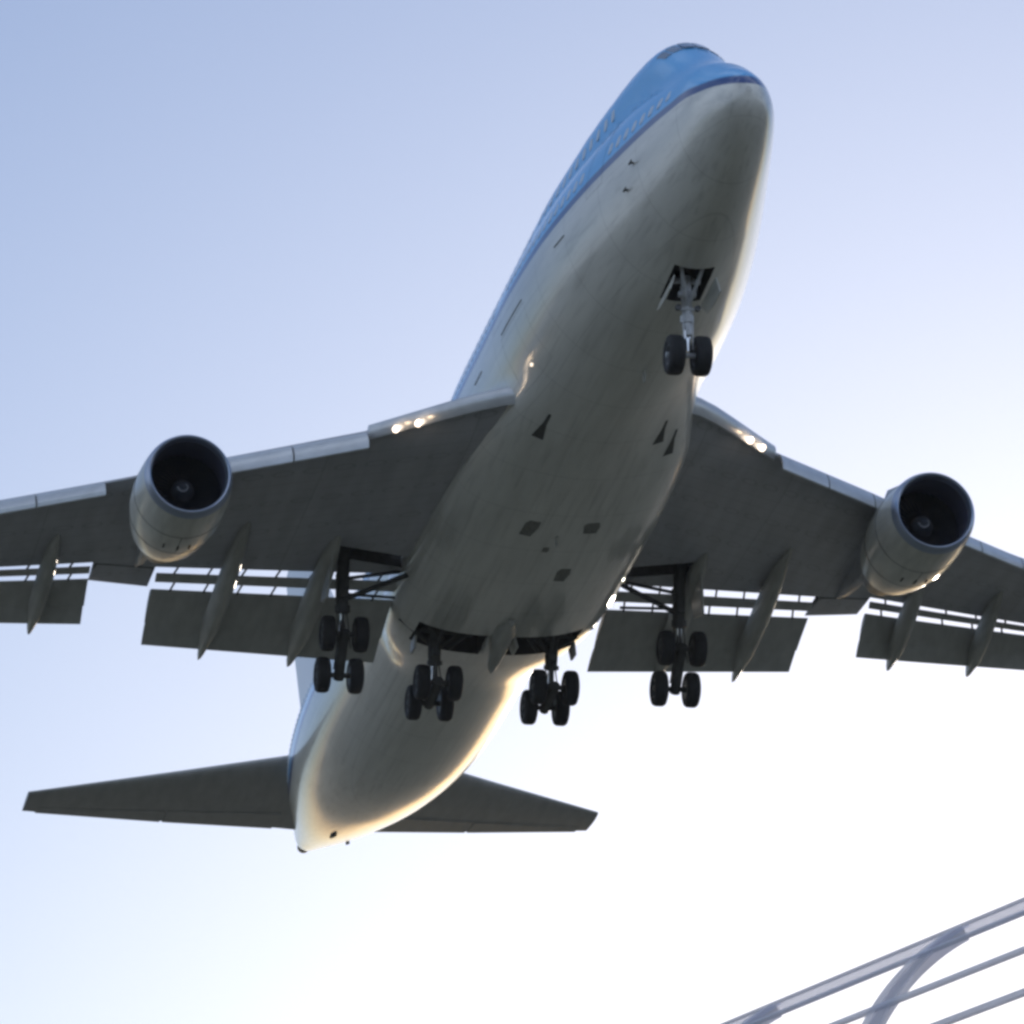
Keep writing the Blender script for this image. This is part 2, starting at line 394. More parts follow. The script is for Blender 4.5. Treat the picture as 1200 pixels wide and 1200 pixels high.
# windscreen: panes wrap round the upper lobe, given as angle bands (degrees, 90 = top centre)
def ring_pt(s, deg):
    R = fus_ring(s); q = deg / 360 * len(R); i = int(q); t = q - i
    return R[i].lerp(R[i + 1], t)
def pane(a0, a1, s0, s1, side):
    bm = bmesh.new(); G = []
    for i in range(7):
        row = []
        for j in range(5):
            a = lerp(a0, a1, i / 6); k = ((90 - a) / 25) ** 2 * .5; s = lerp(s0 + k, s1 + k, j / 4)
            p = ring_pt(s, a); row.append(bm.verts.new((p.x - .015, side * p.y, p.z + .015)))
        G.append(row)
    for i in range(6):
        for j in range(4): bm.faces.new((G[i][j], G[i + 1][j], G[i + 1][j + 1], G[i][j + 1]))
    bmesh.ops.recalc_face_normals(bm, faces=bm.faces)
    bmesh.ops.solidify(bm, geom=bm.faces[:], thickness=.03)
    return link('cockpit_window', bm, M_glass, fus)
for side in (1, -1):
    for a0, a1 in ((89.6, 84), (83.2, 78.5), (77.7, 74)): pane(a0, a1, 5.0, 5.65, side)

# cabin windows (starboard, main deck forward and upper deck)
WIN = []
def window(s, z, side=1):
    y = fus_side(s, z); y2 = fus_side(s, z + .1)
    tilt = math.atan2(y - y2, .1); yb = fus_side(s + .3, z); yaw = math.atan2(yb - y, .3)
    bm = bmesh.new(); n = 12
    ring = []
    for d in (-.02, .006):
        ring.append([V(.13 * math.copysign(abs(math.cos(a)) ** .7, math.cos(a)), d, .19 * math.copysign(abs(math.sin(a)) ** .7, math.sin(a))) for a in [2 * math.pi * k / n for k in range(n)]])
    R = Matrix.Rotation(yaw, 3, 'Z') @ Matrix.Rotation(tilt, 3, 'X')
    loft(bm, [[V((R @ p).x + s, side * (y + (R @ p).y), (R @ p).z + z) for p in r] for r in ring])
    return link('cabin_window', bm, M_pane, fus, smooth=False)
s = 3.4
while s < 36:
    if not (7.2 < s < 8.6 or 16.6 < s < 17.9 or 28.2 < s < 29.5): window(s, .98 - .25 * max(0, 1 - s / 8))
    s += .51
s = 9.0
while s < 27:
    if not (16 < s < 17): window(s, 3.05)
    s += .62
bm = bmesh.new()
s = 37.0
for s_ in [37 + .51 * k for k in range(44)]:
    y = fus_side(s_, .98); box(bm, V(s_, y - .004, .98), .24, .02, .36)
o = link('aft_cabin_windows', bm, M_pane, fus, smooth=False); o['kind'] = 'stuff'

# door outlines, cargo door seams, small belly hardware
def seam(name, s0, s1, z0, z1, side=1, t=.045, m=M_dark):
    bm = bmesh.new(); pts = []
    for a, b in (((s0, z0), (s1, z0)), ((s1, z0), (s1, z1)), ((s1, z1), (s0, z1)), ((s0, z1), (s0, z0))):
        for k in range(8):
            u, v = k / 8, (k + 1) / 8
            p = [lerp(a[0], b[0], u), lerp(a[1], b[1], u)]; q = [lerp(a[0], b[0], v), lerp(a[1], b[1], v)]
            tube(bm, V(p[0], side * (fus_side(*p)), p[1]), V(q[0], side * (fus_side(*q)), q[1]), t * .5, seg=6)
    return link(name, bm, m, fus)
seam('cargo_door', 14.2, 16.9, -2.2, -.5, t=.008)
seam('cabin_door', 7.35, 8.45, .05, 1.85, t=.006); seam('cabin_door', 16.75, 17.8, .05, 1.85, t=.006)
def skin_bar(name, s0, z0, s1, z1, r, side=1, m=M_dark):
    bm = bmesh.new()
    for k in range(6):
        a, b = lerp(s0, s1, k / 6), lerp(s0, s1, (k + 1) / 6); c, d = lerp(z0, z1, k / 6), lerp(z0, z1, (k + 1) / 6)
        tube(bm, V(a, side * fus_side(a, c), c), V(b, side * fus_side(b, d), d), r, seg=8)
    return link(name, bm, m, fus)
skin_bar('hinge_strip', 14.3, -.38, 16.8, -.38, .018)
skin_bar('hinge_strip', 10.2, -.25, 11.0, -.25, .02)
skin_bar('hinge_strip', 19.6, -.3, 20.6, -.3, .02)
def probe(s, z, side=1):
    y = fus_side(s, z); bm = bmesh.new()
    tube(bm, V(s, side * (y - .05), z), V(s, side * (y + .09), z - .03), .04, .03, 8)
    tube(bm, V(s + .08, side * (y + .09), z - .03), V(s - .2, side * (y + .09), z - .03), .03, .018, 8)
    return link('air_data_probe', bm, M_dark, fus)
for q in ((5.3, -.3), (5.9, -.85)): probe(*q)
def blade(s, y, z, h=.35, c=.4, name='blade_antenna', par=None):
    bm = bmesh.new()
    r = [[V(s + x * c, y + w, z) for x, w in ((0, 0), (.3, .04), (1, 0), (.3, -.04))], [V(s + .25 * c + x * c * .6, y + w * .5, z - h) for x, w in ((0, 0), (.3, .04), (1, 0), (.3, -.04))]]
    loft(bm, r); return link(name, bm, M_fair, par or plane, smooth=False)
blade(12.5, 0, -3.2, par=fus); blade(24.2, 0, -3.5, par=fus)
def inlet(s, y, ln, wd, rot=0.0, zc=-3.75, par=None, louvre=False):
    """flush scoop: dark tapered recess with a thin lip"""
    bm = bmesh.new(); R = Matrix.Rotation(rot, 3, 'Z')
    def P(x, w, z): v = R @ V(x, w, 0); return V(s + v.x, y + v.y, z)
    def zz(x, w):
        v = R @ V(x, w, 0); yy = abs(y + v.y)
        ring = fus_ring(s + v.x); best = -3.6
        n = len(ring)
        for k in range(n // 2, n - 1):
            a, b = ring[k], ring[k + 1]
            if (a.y - (y + v.y)) * (b.y - (y + v.y)) <= 0 and a.y != b.y: best = a.z + ((y + v.y) - a.y) / (b.y - a.y) * (b.z - a.z)
        return best
    out = [(-.5 * ln, .04), (-.1 * ln, .16 * wd), (.5 * ln, .5 * wd), (.5 * ln, -.5 * wd), (-.1 * ln, -.16 * wd), (-.5 * ln, -.04)]
    if louvre: out = [(-.5 * ln, .3 * wd), (-.3 * ln, .5 * wd), (.45 * ln, .42 * wd), (.5 * ln, -.35 * wd), (-.1 * ln, -.5 * wd), (-.5 * ln, -.42 * wd)]
    loft(bm, [[P(x, w, zz(x, w) - .006) for x, w in out], [P(x, w, zz(x, w) + .05) for x, w in out]])
    return link('vent' if louvre else 'air_inlet', bm, M_vent if louvre else M_dark, par or fus, smooth=False)
inlet(17.7, 1.85, 1.5, .36, .05); inlet(17.6, -1.75, 1.5, .34, -.05); inlet(18.6, -2.3, 1.5, .32, -.05)
inlet(23.9, .95, 1.05, .48, .1, louvre=True); inlet(23.7, -.95, .75, .52, -.1, louvre=True); inlet(27.2, -.8, 1.0, .45, 0, louvre=True); inlet(25.3, .15, .35, .22, 0, louvre=True)
bm = bmesh.new(); lathe(bm, [(0, .27), (.35, .24), (.36, .17), (.05, .15)], V(68.42, 0, 1.72), V(1, 0, .06), 24, cap1=True)
link('exhaust_nozzle', bm, M_core, fus)
bm = bmesh.new(); box(bm, V(59.6, .55, -1.02), .9, .12, .10, Matrix.Rotation(rad(-14), 3, 'Y'), .02); link('outflow_vent', bm, M_dark, fus)
bm = bmesh.new(); box(bm, V(62.5, -.55, -.25), .5, .07, .10, Matrix.Rotation(rad(-16), 3, 'Y'), .02); link('outflow_vent', bm, M_dark, fus)

# ------------------------------------------------------------------ wings
DIH = math.tan(rad(7.5)); ZR = -2.35
LEt = [(0, 15.6), (3.2, 17.9), (4.0, 18.8), (6.3, 21.6), (10.5, 25.4), (13, 27.8), (17, 31.6), (24, 37.8), (32.2, 44.6)]
def zl(y): return ZR + DIH * (y - 3.25) + .004 * max(0, y - 12) ** 1.5
def TEfull(y): return lerp(34.0, 35.8, y / 12.95) if y < 12.95 else lerp(35.8, 48.1, (y - 12.95) / (32.2 - 12.95))
def lin(tab, x):
    if x <= tab[0][0]: return tab[0][1]
    for (a, b), (c, d) in zip(tab, tab[1:]):
        if x <= c: return b + (d - b) * (x - a) / (c - a)
    return tab[-1][1]
def COVE(y): return lin([(0, 30.7), (3.2, 30.9), (11.0, 33.7), (12.95, 34.15), (22.2, 39.7)], y)
def wing_ring(y, send, side):
    le = lin(LEt, y); te = TEfull(y); c = te - le; th = lin([(0, .118), (10, .10), (32, .09)], y) * c
    z0 = zl(y); xs = [0, .004, .012, .025, .05, .1, .18, .28, .4, .52, .64, .74, .82, .88, .93, .97, 1.0]
    smax = (send - le) / c
    def thick(x): return 5 * th * (.2969 * math.sqrt(x) - .126 * x - .3516 * x * x + .2843 * x ** 3 - .1036 * x ** 4) * .98 + .015
    def low(x): return .22 * th * (1 - min(1, x / .16)) ** 2.2 + .25 * th * max(0, (x - .55) / .45) ** 2 * .35
    X = [x * smax for x in xs]
    lo = [V(le + x * c, side * y, z0 + low(x)) for x in X]
    upp = [V(le + x * c, side * y, z0 + low(x) + thick(x)) for x in X]
    return lo + list(reversed(upp))
def section_list(side):
    ys = []
    for a, b, n, fn in ((0, 11.05, 12, COVE), (11.05, 12.95, 2, TEfull), (12.95, 22.2, 8, COVE), (22.2, 32.2, 8, TEfull)):
        for k in range(n + 1): y = lerp(a, b, k / n); ys.append((y, fn(y)))
    return [wing_ring(y, e, side) for y, e in ys]
def taper_strip(name, y0, y1, fn, m, parent, side, n=10, sharp=30):
    """lofted strip: fn(y) -> closed list of (s, z) section points"""
    bm = bmesh.new(); loft(bm, [[V(p[0], side * y, p[1]) for p in fn(y)] for y in [lerp(y0, y1, k / n) for k in range(n + 1)]])
    return link(name, bm, m, parent, auto=sharp)
def TElow(y): # deployed flap trailing edge: (s, z) offset from the lower wing plane
    if y < 12: return lin([(3, 35.7), (11.2, 37.6)], y), zl(y) - 1.15
    return lin([(12.9, 36.6), (19.6, 40.0), (22.2, 41.3)], y), zl(y) - lin([(12.9, 1.15), (19.6, .95), (22, .9)], y)
def flapsec(t0, t1, th):
    def fn(y):
        c = COVE(y); zc = zl(y) + .05; st, zt = TElow(y); dz = zc - zt
        def P(t): return c + (st - c) * t, zc - dz * (.62 * t + .38 * t * t)
        low, upp = [], []
        N = 8
        for k in range(N + 1):
            u = k / N; s, z = P(lerp(t0, t1, u)); h = th * (2.6 * math.sqrt(max(u, .0)) * (1 - u) ** .9 * .95) + .012
            low.append((s, z)); upp.append((s + h * .35, z + h))
        low[0] = (low[0][0], low[0][1] + .03)
        return low + upp[::-1]
    return fn
def canoe(y, parent, side, s0, ztip_off, s1, w=.34, m=None):
    """flap track fairing: slender boat hull drooped at the rear"""
    bm = bmesh.new(); R = []; N = 26
    for k in range(N + 1):
        t = k / N; s = lerp(s0, s1, t)
        droop = ztip_off * max(0, (t - .12) / .88) ** 1.25
        zc = zl(y) + .03 - droop - .15 * math.sin(math.pi * min(1, t * 1.2)) 
        ww = w * (math.sin(math.pi * min(1, (t + .02) * .95)) ** .55) * (1 - .1 * t)
        hh = (.52 * (math.sin(math.pi * min(1, (t + .015) * .96)) ** .6)) + .01
        if t > .72: q = (1 - t) / .28; ww = w * .93 * q ** .75 + .01; hh = .5 * q ** .6 + .015
        if t < .72 and t > .5: ww = max(ww, w * .93)
        ring = []
        for i in range(20):
            a = 2 * math.pi * i / 20
            ring.append(V(s, side * (y - .25 * (1 - t)) + ww * math.cos(a), zc + hh * (math.sin(a) if math.sin(a) < 0 else .75 * math.sin(a))))
        R.append(ring)
    loft(bm, R); return link('flap_track_fairing', bm, m or M_fair, parent, auto=50)
wings = []
for side in (1, -1):
    bm = bmesh.new(); loft(bm, section_list(side))
    wg = link('wing', bm, M_wing, plane, auto=32); wings.append(wg)
    y0, y1 = sorted((side * 3.0, side * 5.95))
    cut(wg, [(29.55, 30.5, y0, y1, -4, -1.75)])
    # krueger flaps along the leading edge
    def krueger(y):
        le = lin(LEt, y); z = zl(y); th = .11 * (TEfull(y) - le) ; k = min(1, 9 / (TEfull(y) - le) * 0 + 1)
        top = z + .27 * th - .20; L = .56 if y < 13 else .48
        P = [(le - .02, top + .10), (le - .20, top + .10), (le - .42, top - .05), (le - .60, top - .36), (le - .58, top - L), (le - .50, top - L - .02), (le - .46, top - .36), (le - .30, top - .10), (le - .10, top + .02)]
        return P
    spans = [(6.45, 8.4), (8.45, 10.4), (10.45, 12.3), (13.5, 15.4), (15.45, 17.4), (17.45, 19.6), (22.0, 24.4), (24.45, 27), (27.05, 31.0)]
    for a, b in spans: taper_strip('leading_edge_flap', a, b, krueger, M_slat, wg, side, 4)
    # root leading edge
    def rootle(y):
        le = lin(LEt, y); z = zl(y); th = .125 * (TEfull(y) - le)
        return [(le - .01, z + .36 * th), (le - .10, z + .33 * th), (le - .17, z + .25 * th), (le - .14, z + .17 * th), (le + .06, z + .09 * th), (le + .3, z + .14 * th), (le + .3, z + .3 * th)]
    taper_strip('fixed_leading_edge', 2.35, 6.35, rootle, M_slat, wg, side, 6, 60)
    # trailing edge flaps in three elements
    for a, b in ((3.55, 11.0), (13.05, 22.0)):
        taper_strip('flap_vane', a, b - .05, flapsec(.105, .225, .08), M_flap, wg, side)
        taper_strip('flap', a, b, flapsec(.33, .745, .20), M_flap, wg, side)
        taper_strip('aft_flap', a + .03, b - .03, flapsec(.742, 1.0, .09), M_flap, wg, side)
        n = 7
        for k in range(n):
            y = lerp(a + .5, b - .7, k / (n - 1)); c = COVE(y); st, zt = TElow(y)
            bm = bmesh.new(); zc = zl(y) + .08; dz = zc - zt
            for t0, t1 in ((-.03, .13), (.2, .36)):
                tube(bm, V(lerp(c, st, t0), side * y, zc - dz * .62 * t0), V(lerp(c, st, t1), side * (y + .12), zc - dz * (.62 * t1 + .38 * t1 * t1) + .04), .035, seg=8)
            link('flap_link', bm, M_mstrut, wg)
    for y, so, wth in ((6.2, 28.8, .36), (9.05, 28.9, .31), (14.6, 32.4, .28), (17.95, 34.6, .26)):
        st, zt = TElow(y); canoe(y, wg, side, so, zl(y) - zt + .10, st + .75, wth)
    # aileron seams
    bm = bmesh.new()
    for yy in (11.1, 12.9): tube(bm, V(33.8 + (yy - 11.1) * .25, side * yy, zl(yy) + .02), V(TEfull(yy) - .02, side * yy, zl(yy) + .12), .02, seg=6)
    tube(bm, V(33.8, side * 11.1, zl(11.1) + .02), V(34.25, side * 12.9, zl(12.9) + .02), .02, seg=6)
    link('aileron', bm, M_dark, wg)
    # winglet
    bm = bmesh.new(); R = []
    for k in range(6):
        t = k / 5; cc = lerp(3.3, 1.2, t); s0 = lerp(44.9, 47.6, t); yy = lerp(32.2, 33.0, t); z = zl(32.2) + .12 + 1.8 * t
        R.append([V(s0, side * yy, z), V(s0 + cc * .35, side * (yy + .07), z), V(s0 + cc, side * yy, z), V(s0 + cc * .35, side * (yy - .07), z)])
    loft(bm, R); link('winglet', bm, M_fin, wg, auto=40)
    # landing lights in the wing root leading edge
    for y in (5.15, 5.7):
        le = lin(LEt, y) - .22; z = zl(y) + .125 * 13 * .11
        bm = bmesh.new(); lathe(bm, [(-.07, .01), (-.06, .06), (-.03, .09), (.12, .10), (.2, .07)], V(le, side * y, z), V(1, 0, .1), 20, cap0=True, cap1=True)
        lo = link('landing_light', bm, M_lamp, wg)
        ld = bpy.data.lights.new('landing_lamp', 'POINT'); ld.energy = 2.5; ld.color = (1.0, 0.72, 0.45); ld.shadow_soft_size = .08
        ll = bpy.data.objects.new('landing_lamp', ld); COL.objects.link(ll); ll.parent = lo; ll.location = (le - .28, side * y, z)
# small runway turnoff lights low on the fuselage side ahead of the wing root
for side in (1, -1):
    for s_, z_ in ((15.5, -1.88),):
        y_ = fus_side(s_, z_)
        bm = bmesh.new(); lathe(bm, [(-.05, .01), (-.04, .035), (0, .05), (.08, .04)], V(s_, side * (y_ + .01), z_), V(1, 0, 0), 14, cap0=True, cap1=True)
        link('turnoff_light', bm, M_lamp2, fus)
# ------------------------------------------------------------------ engines
def engine(x, y, z, parent, side):
    e = bpy.data.objects.new('engine', None); COL.objects.link(e); e.parent = parent; e.location = (x, y, z)
    e.empty_display_size = 1
    tilt = V(1, 0, .035)
    O = V(0, 0, 0)
    bm = bmesh.new(); lathe(bm, [(.30, 1.343), (.8, 1.40), (1.4, 1.435), (2.2, 1.445), (3.0, 1.40), (3.8, 1.29), (4.5, 1.15), (4.75, 1.09), (4.74, 1.05), (4.0, 1.08), (3.0, 1.1)], O, tilt, 72)
    nac = link('nacelle', bm, M_nac, e)
    bm = bmesh.new(); lathe(bm, [(.30, 1.345), (.2, 1.325), (.06, 1.28), (0, 1.225), (.03, 1.18), (.12, 1.145), (.26, 1.125)], O, tilt, 72)
    link('intake_lip', bm, M_lip, e)
    bm = bmesh.new(); lathe(bm, [(.262, 1.124), (.6, 1.12), (1.2, 1.16), (1.75, 1.19), (1.8, .2)], O, tilt, 72, cap1=True)
    link('intake_duct', bm, M_liner, e)
    bm = bmesh.new()
    for k in range(38):
        a = 2 * math.pi * k / 38; R = []
        for r in (.36, .6, .9, 1.17):
            tw = lerp(.35, 1.05, (r - .36) / .8); ca, sa = math.cos(a), math.sin(a); ch = .14
            t = V(math.cos(tw) * ch, -sa * math.sin(tw) * ch, ca * math.sin(tw) * ch); n = V(math.sin(tw) * .012, sa * math.cos(tw) * .012, -ca * math.cos(tw) * .012)
            c = V(1.5, ca * r, sa * r + 1.5 * .035); R.append([c - t, c + n, c + t, c - n])
        loft(bm, R)
    link('fan', bm, M_fan, e)
    bm = bmesh.new(); lathe(bm, [(.98, .0), (1.02, .07), (1.12, .16), (1.28, .27), (1.45, .35), (1.62, .38)], O, tilt, 32)
    sp = link('spinner', bm, M_spin, e)
    # white spiral mark on the spinner
    bm = bmesh.new(); pr = []
    for k in range(15):
        a = 2.2 + k * .30; r = .035 + .010 * k; s_ = lin([(0, .98), (.07, 1.02), (.16, 1.12), (.27, 1.28), (.35, 1.45)], r)
        wd = .045
        for q in (r, r + wd):
            s2 = lin([(0, .98), (.07, 1.02), (.16, 1.12), (.27, 1.28), (.35, 1.45)], q)
            pr.append(bm.verts.new((s2 - .012, q * math.cos(a), q * math.sin(a) + .035 * s2)))
    for k in range(14): bm.faces.new((pr[2 * k], pr[2 * k + 1], pr[2 * k + 3], pr[2 * k + 2]))
    bmesh.ops.solidify(bm, geom=bm.faces[:], thickness=.01); link('spinner_spiral', bm, M_white, e)
    bm = bmesh.new(); lathe(bm, [(3.2, .95), (4.4, .88), (5.2, .78), (6.0, .62), (6.35, .55), (6.33, .5), (5.6, .5), (5.7, .36), (6.3, .3), (7.0, .05)], O, tilt, 48, cap0=True, cap1=True)
    link('core_exhaust', bm, M_core, e)
    # latch fairings under the cowl
    bm = bmesh.new()
    for a in (-.25, .0, .3): box(bm, V(2.6, 1.455 * math.sin(a), -1.455 * math.cos(a) + .09), .28, .06, .03, None, .01)
    link('cowl_latch', bm, M_dark, nac)
    bm = bmesh.new()
    for s_, r_ in ((1.75, 1.441), (3.25, 1.373)):
        pts = [tilt.normalized() * s_ + V(0, r_ * math.cos(a), r_ * math.sin(a)) for a in [2 * math.pi * k / 64 for k in range(65)]]
        for p, q in zip(pts, pts[1:]): tube(bm, p, q, .011, seg=5)
    for k in range(12):
        s1, s2 = 1.75 + k * .125, 1.75 + (k + 1) * .125
        rr = [lin([(1.4, 1.435), (2.2, 1.445), (3.0, 1.40), (3.8, 1.29)], q) for q in (s1, s2)]
        tube(bm, V(s1, 0, -rr[0] + .035 * s1), V(s2, 0, -rr[1] + .035 * s2), .011, seg=5)
    link('cowl_seam', bm, M_dark, nac)
    # pylon
    bm = bmesh.new(); R = []
    yy = abs(y)
    wz = zl(yy) - z; wle = lin(LEt, yy) - x
    for s_, zb, zt, w in ((.9, 1.38, 1.46, .04), (1.6, 1.40, 1.66, .16), (2.6, 1.38, 1.95, .24), (wle, 1.2, wz + .75, .27), (wle + 2.2, .75, wz + .1, .26), (wle + 4.0, wz - .75, wz + .1, .22), (wle + 6.2, wz - .38, wz + .1, .13), (wle + 7.3, wz - .05, wz + .1, .03)):
        R.append([V(s_, -w, zb + .08), V(s_, -w, zt), V(s_, -w * .6, zt + .05), V(s_, w * .6, zt + .05), V(s_, w, zt), V(s_, w, zb + .08), V(s_, w * .5, zb), V(s_, -w * .5, zb)])
    loft(bm, R); link('pylon', bm, M_wing, e, auto=40)
    return e
engs = []
for side in (1, -1):
    engine(22.58, side * 11.68, -2.82, plane, side)
    engine(31.2, side * 21.0, -1.05, plane, side)

# ------------------------------------------------------------------ tail
def foil(le, c, th, place, n=9):
    pts = []
    xs = [0, .01, .04, .1, .22, .4, .6, .8, 1.0]
    def t(x): return 5 * th * c * (.2969 * math.sqrt(x) - .126 * x - .3516 * x * x + .2843 * x ** 3 - .1015 * x ** 4) + .006
    return [place(le + x * c, -t(x)) for x in xs] + [place(le + x * c, t(x)) for x in reversed(xs)]
SD = math.tan(rad(8.0))
for side in (1, -1):
    bm = bmesh.new()
    R = []
    for y, le, te in ((.6, 55.7, 64.75), (1.8, 56.9, 65.0), (6, 60.9, 66.35), (11.08, 65.65, 67.75)):
        z = 1.17 + SD * (y - 1.8)
        R.append(foil(le, te - le, .085, lambda x, t, y=y, z=z: V(x, side * y, z + t)))
    loft(bm, R); st = link('horizontal_stabiliser', bm, M_stab, plane, auto=40)
    bm = bmesh.new()
    for y0, y1 in ((1.9, 5.9), (6.0, 10.6)):
        RR = []
        for y in (y0, y1):
            te = lin([(1.8, 65.0), (6, 66.35), (11.08, 67.75)], y); le = lin([(1.8, 56.9), (6, 60.9), (11.08, 65.65)], y); c = te - le; z = 1.17 + SD * (y - 1.8)
            a = te - .27 * c
            RR.append([V(a, side * y, z - .03 * c), V(te + .06, side * y, z - .035), V(te + .06, side * y, z + .02), V(a, side * y, z + .03 * c)])
        loft(bm, RR)
    link('elevator', bm, M_stab, st, smooth=False)
bm = bmesh.new(); R = []
for z, le, te in ((2.3, 52.5, 66.5), (3.6, 54.8, 67.0), (8.0, 59.9, 68.8), (13.9, 66.7, 71.2)):
    R.append(foil(le, te - le, .075, lambda x, t, z=z: V(x, t, z)))
loft(bm, R); fin = link('vertical_fin', bm, M_fin, plane, auto=40)

# ------------------------------------------------------------------ landing gear
def wheel(parent, c, ax, R=.62, wd=.43):
    w = bpy.data.objects.new('wheel', None)
    bm = bmesh.new(); h = wd / 2
    prof = [(-h * .80, R * .52), (-h * .98, R * .62), (-h, R * .78), (-h * .88, R * .92), (-h * .62, R * .985), (-h * .3, R), (-h * .28, R * .985), (-h * .22, R * .985), (-h * .2, R), (h * .2, R), (h * .22, R * .985), (h * .28, R * .985), (h * .3, R), (h * .62, R * .985), (h * .88, R * .92), (h, R * .78), (h * .98, R * .62), (h * .80, R * .52)]
    lathe(bm, prof, c, ax, 40, 0)
    lathe(bm, [(-h * .8, R * .52), (-h * .78, R * .47), (-h * .35, R * .42), (-h * .3, R * .2), (-h * .75, R * .17), (-h * .78, .001)], c, ax, 32, 1)
    lathe(bm, [(h * .8, R * .52), (h * .78, R * .47), (h * .35, R * .42), (h * .3, R * .2), (h * .75, R * .17), (h * .78, .001)], c, ax, 32, 1)
    return link('wheel', bm, [M_tyre, M_rim], parent, auto=50)
def gear_empty(name, p):
    e = bpy.data.objects.new(name, None); COL.objects.link(e); e.parent = plane; e.location = p; e.empty_display_size = .5; return e
# nose gear
NG = V(7.77, 0, -4.95)
ng = gear_empty('nose_gear', NG)
bm = bmesh.new()
top = V(-.25, 0, 2.3)
tube(bm, V(-.08, 0, .75), top, .13, .15, 20); tube(bm, V(-.02, 0, .1), V(-.09, 0, .85), .085, .085, 20, 1)
tube(bm, V(0, -.62, 0), V(0, .62, 0), .075, seg=16)
tube(bm, V(-.09, 0, .95), V(-.12, 0, 1.15), .19, .19, 20)
tube(bm, V(-.15, .0, 1.3), V(-1.1, .35, 2.4), .055); tube(bm, V(-.15, 0, 1.3), V(-1.1, -.35, 2.4), .055)
tube(bm, V(-.18, -.42, 2.2), V(-.18, .42, 2.2), .08)
tube(bm, V(.1, 0, .95), V(.38, 0, .55), .05); tube(bm, V(.38, 0, .55), V(.05, 0, .2), .05)
tube(bm, V(-.25, -.24, 1.3), V(-.25, .24, 1.3), .05)
for q in (-.13, .13):
    for k in range(8): tube(bm, V(-.1 - .12 * math.sin(k * .4), q, .15 + k * .24), V(-.1 - .12 * math.sin((k + 1) * .4), q, .15 + (k + 1) * .24), .02, seg=6)
box(bm, V(-.28, 0, 1.75), .16, .5, .16, None, .02); box(bm, V(-.22, 0, .62), .12, .16, .22, None, .02)
link('strut', bm, [M_strut, M_chrome], ng)
for sg in (-1, 1): wheel(ng, V(0, sg * .385, 0), V(0, 1, 0), .57, .46)
for sg in (-1, 1):
    bm = bmesh.new(); lathe(bm, [(-.06, .02), (-.05, .09), (0, .1), (.1, .07)], V(-.3, sg * .28, 1.32), V(1, 0, 0), 16, cap0=True, cap1=True); link('taxi_light', bm, M_rim, ng)
for sg in (-1, 1):
    bm = bmesh.new()
    R = [[V(-1.25 + 1.7 * t, sg * (.58 + .03), 1.86 - .05 * t), V(-1.25 + 1.7 * t, sg * (.58), 1.86 - .05 * t), V(-1.2 + 1.55 * t, sg * (.70), 1.46 + .03 * t - .08 * math.sin(math.pi * t)), V(-1.2 + 1.55 * t, sg * (.74), 1.46 + .03 * t - .08 * math.sin(math.pi * t))] for t in [k / 8 for k in range(9)]]
    loft(bm, R); link('gear_door', bm, M_nac, ng, auto=50)
# main gear
def main_gear(name, s, y, z, tilt, legtop, brace, doors, side):
    g = gear_empty(name, V(s, side * y, z))
    ct, st_ = math.cos(tilt), math.sin(tilt)
    F = V(-ct, 0, st_); U = V(st_, 0, ct)
    bm = bmesh.new(); tube(bm, F * .86, -F * .86, .17, seg=16)
    for k in (-1, 1): tube(bm, F * (.735 * k) + V(0, -.72, 0), F * (.735 * k) + V(0, .72, 0), .085, seg=16)
    for k in (-1, 1):
        for q in (-1, 1): tube(bm, F * (.735 * k) + V(0, q * .33, 0), F * (.735 * k) + V(0, q * .62, 0), .30, seg=24)
    tube(bm, F * .6 + U * .18 + V(0, .14, 0), -F * .6 + U * .18 + V(0, .14, 0), .035); tube(bm, F * .6 + U * .18 + V(0, -.14, 0), -F * .6 + U * .18 + V(0, -.14, 0), .035)
    link('bogie_beam', bm, M_mstrut, g)
    T = V(legtop[0] - s, side * (legtop[1] - y), legtop[2] - z)
    bm = bmesh.new(); mid = T * .42
    tube(bm, V(0, 0, 0), mid, .105, .105, 20, 1); tube(bm, mid * .92, T, .19, .21, 20)
    tube(bm, mid * .95, mid * 1.1, .25, .25, 20)
    tube(bm, mid + V(.2, 0, 0), V(.5, 0, mid.z * .45), .06); tube(bm, V(.5, 0, mid.z * .45), V(.12, 0, .1), .06)
    tube(bm, T * .85, F * .5 + U * .1, .045)
    tube(bm, T + V(-.7, 0, .1), T + V(.5, 0, .1), .14)
    for q in (-.16, .16):
        prev = T * .95 + V(-.12, q, 0)
        for k in range(1, 9):
            t_ = k / 8; nx = T * (.95 - .9 * t_) + V(-.12 - .14 * math.sin(math.pi * t_ * 2.0), q + .1 * math.sin(math.pi * t_ * 1.5), 0)
            tube(bm, prev, nx, .022, seg=6); prev = nx
    box(bm, T * .55 + V(-.22, 0, 0), .14, .26, .3, None, .02); box(bm, T * .75 + V(.2, .1, 0), .16, .2, .24, None, .02)
    link('strut', bm, [M_mstrut, M_chrome], g)
    bm = bmesh.new()
    for p, q, r in brace: 
        P = V(p[0] - s, side * (p[1] - y), p[2] - z); Q = V(q[0] - s, side * (q[1] - y), q[2] - z); tube(bm, P, Q, r)
    link('side_brace', bm, M_mstrut, g)
    for k in (1, -1):
        for q in (1, -1): wheel(g, F * (.735 * k) + V(0, q * .53, 0), V(0, 1, 0), .575, .43)
    for cs in doors:
        bm = bmesh.new(); pts = [V(c[0] - s, side * (c[1] - y), c[2] - z) for c in cs]
        n = (pts[1] - pts[0]).cross(pts[2] - pts[0]).normalized() * .035
        loft(bm, [[p - n for p in pts], [p + n for p in pts]])
        link('gear_door', bm, M_fair, g, smooth=False)
    return g
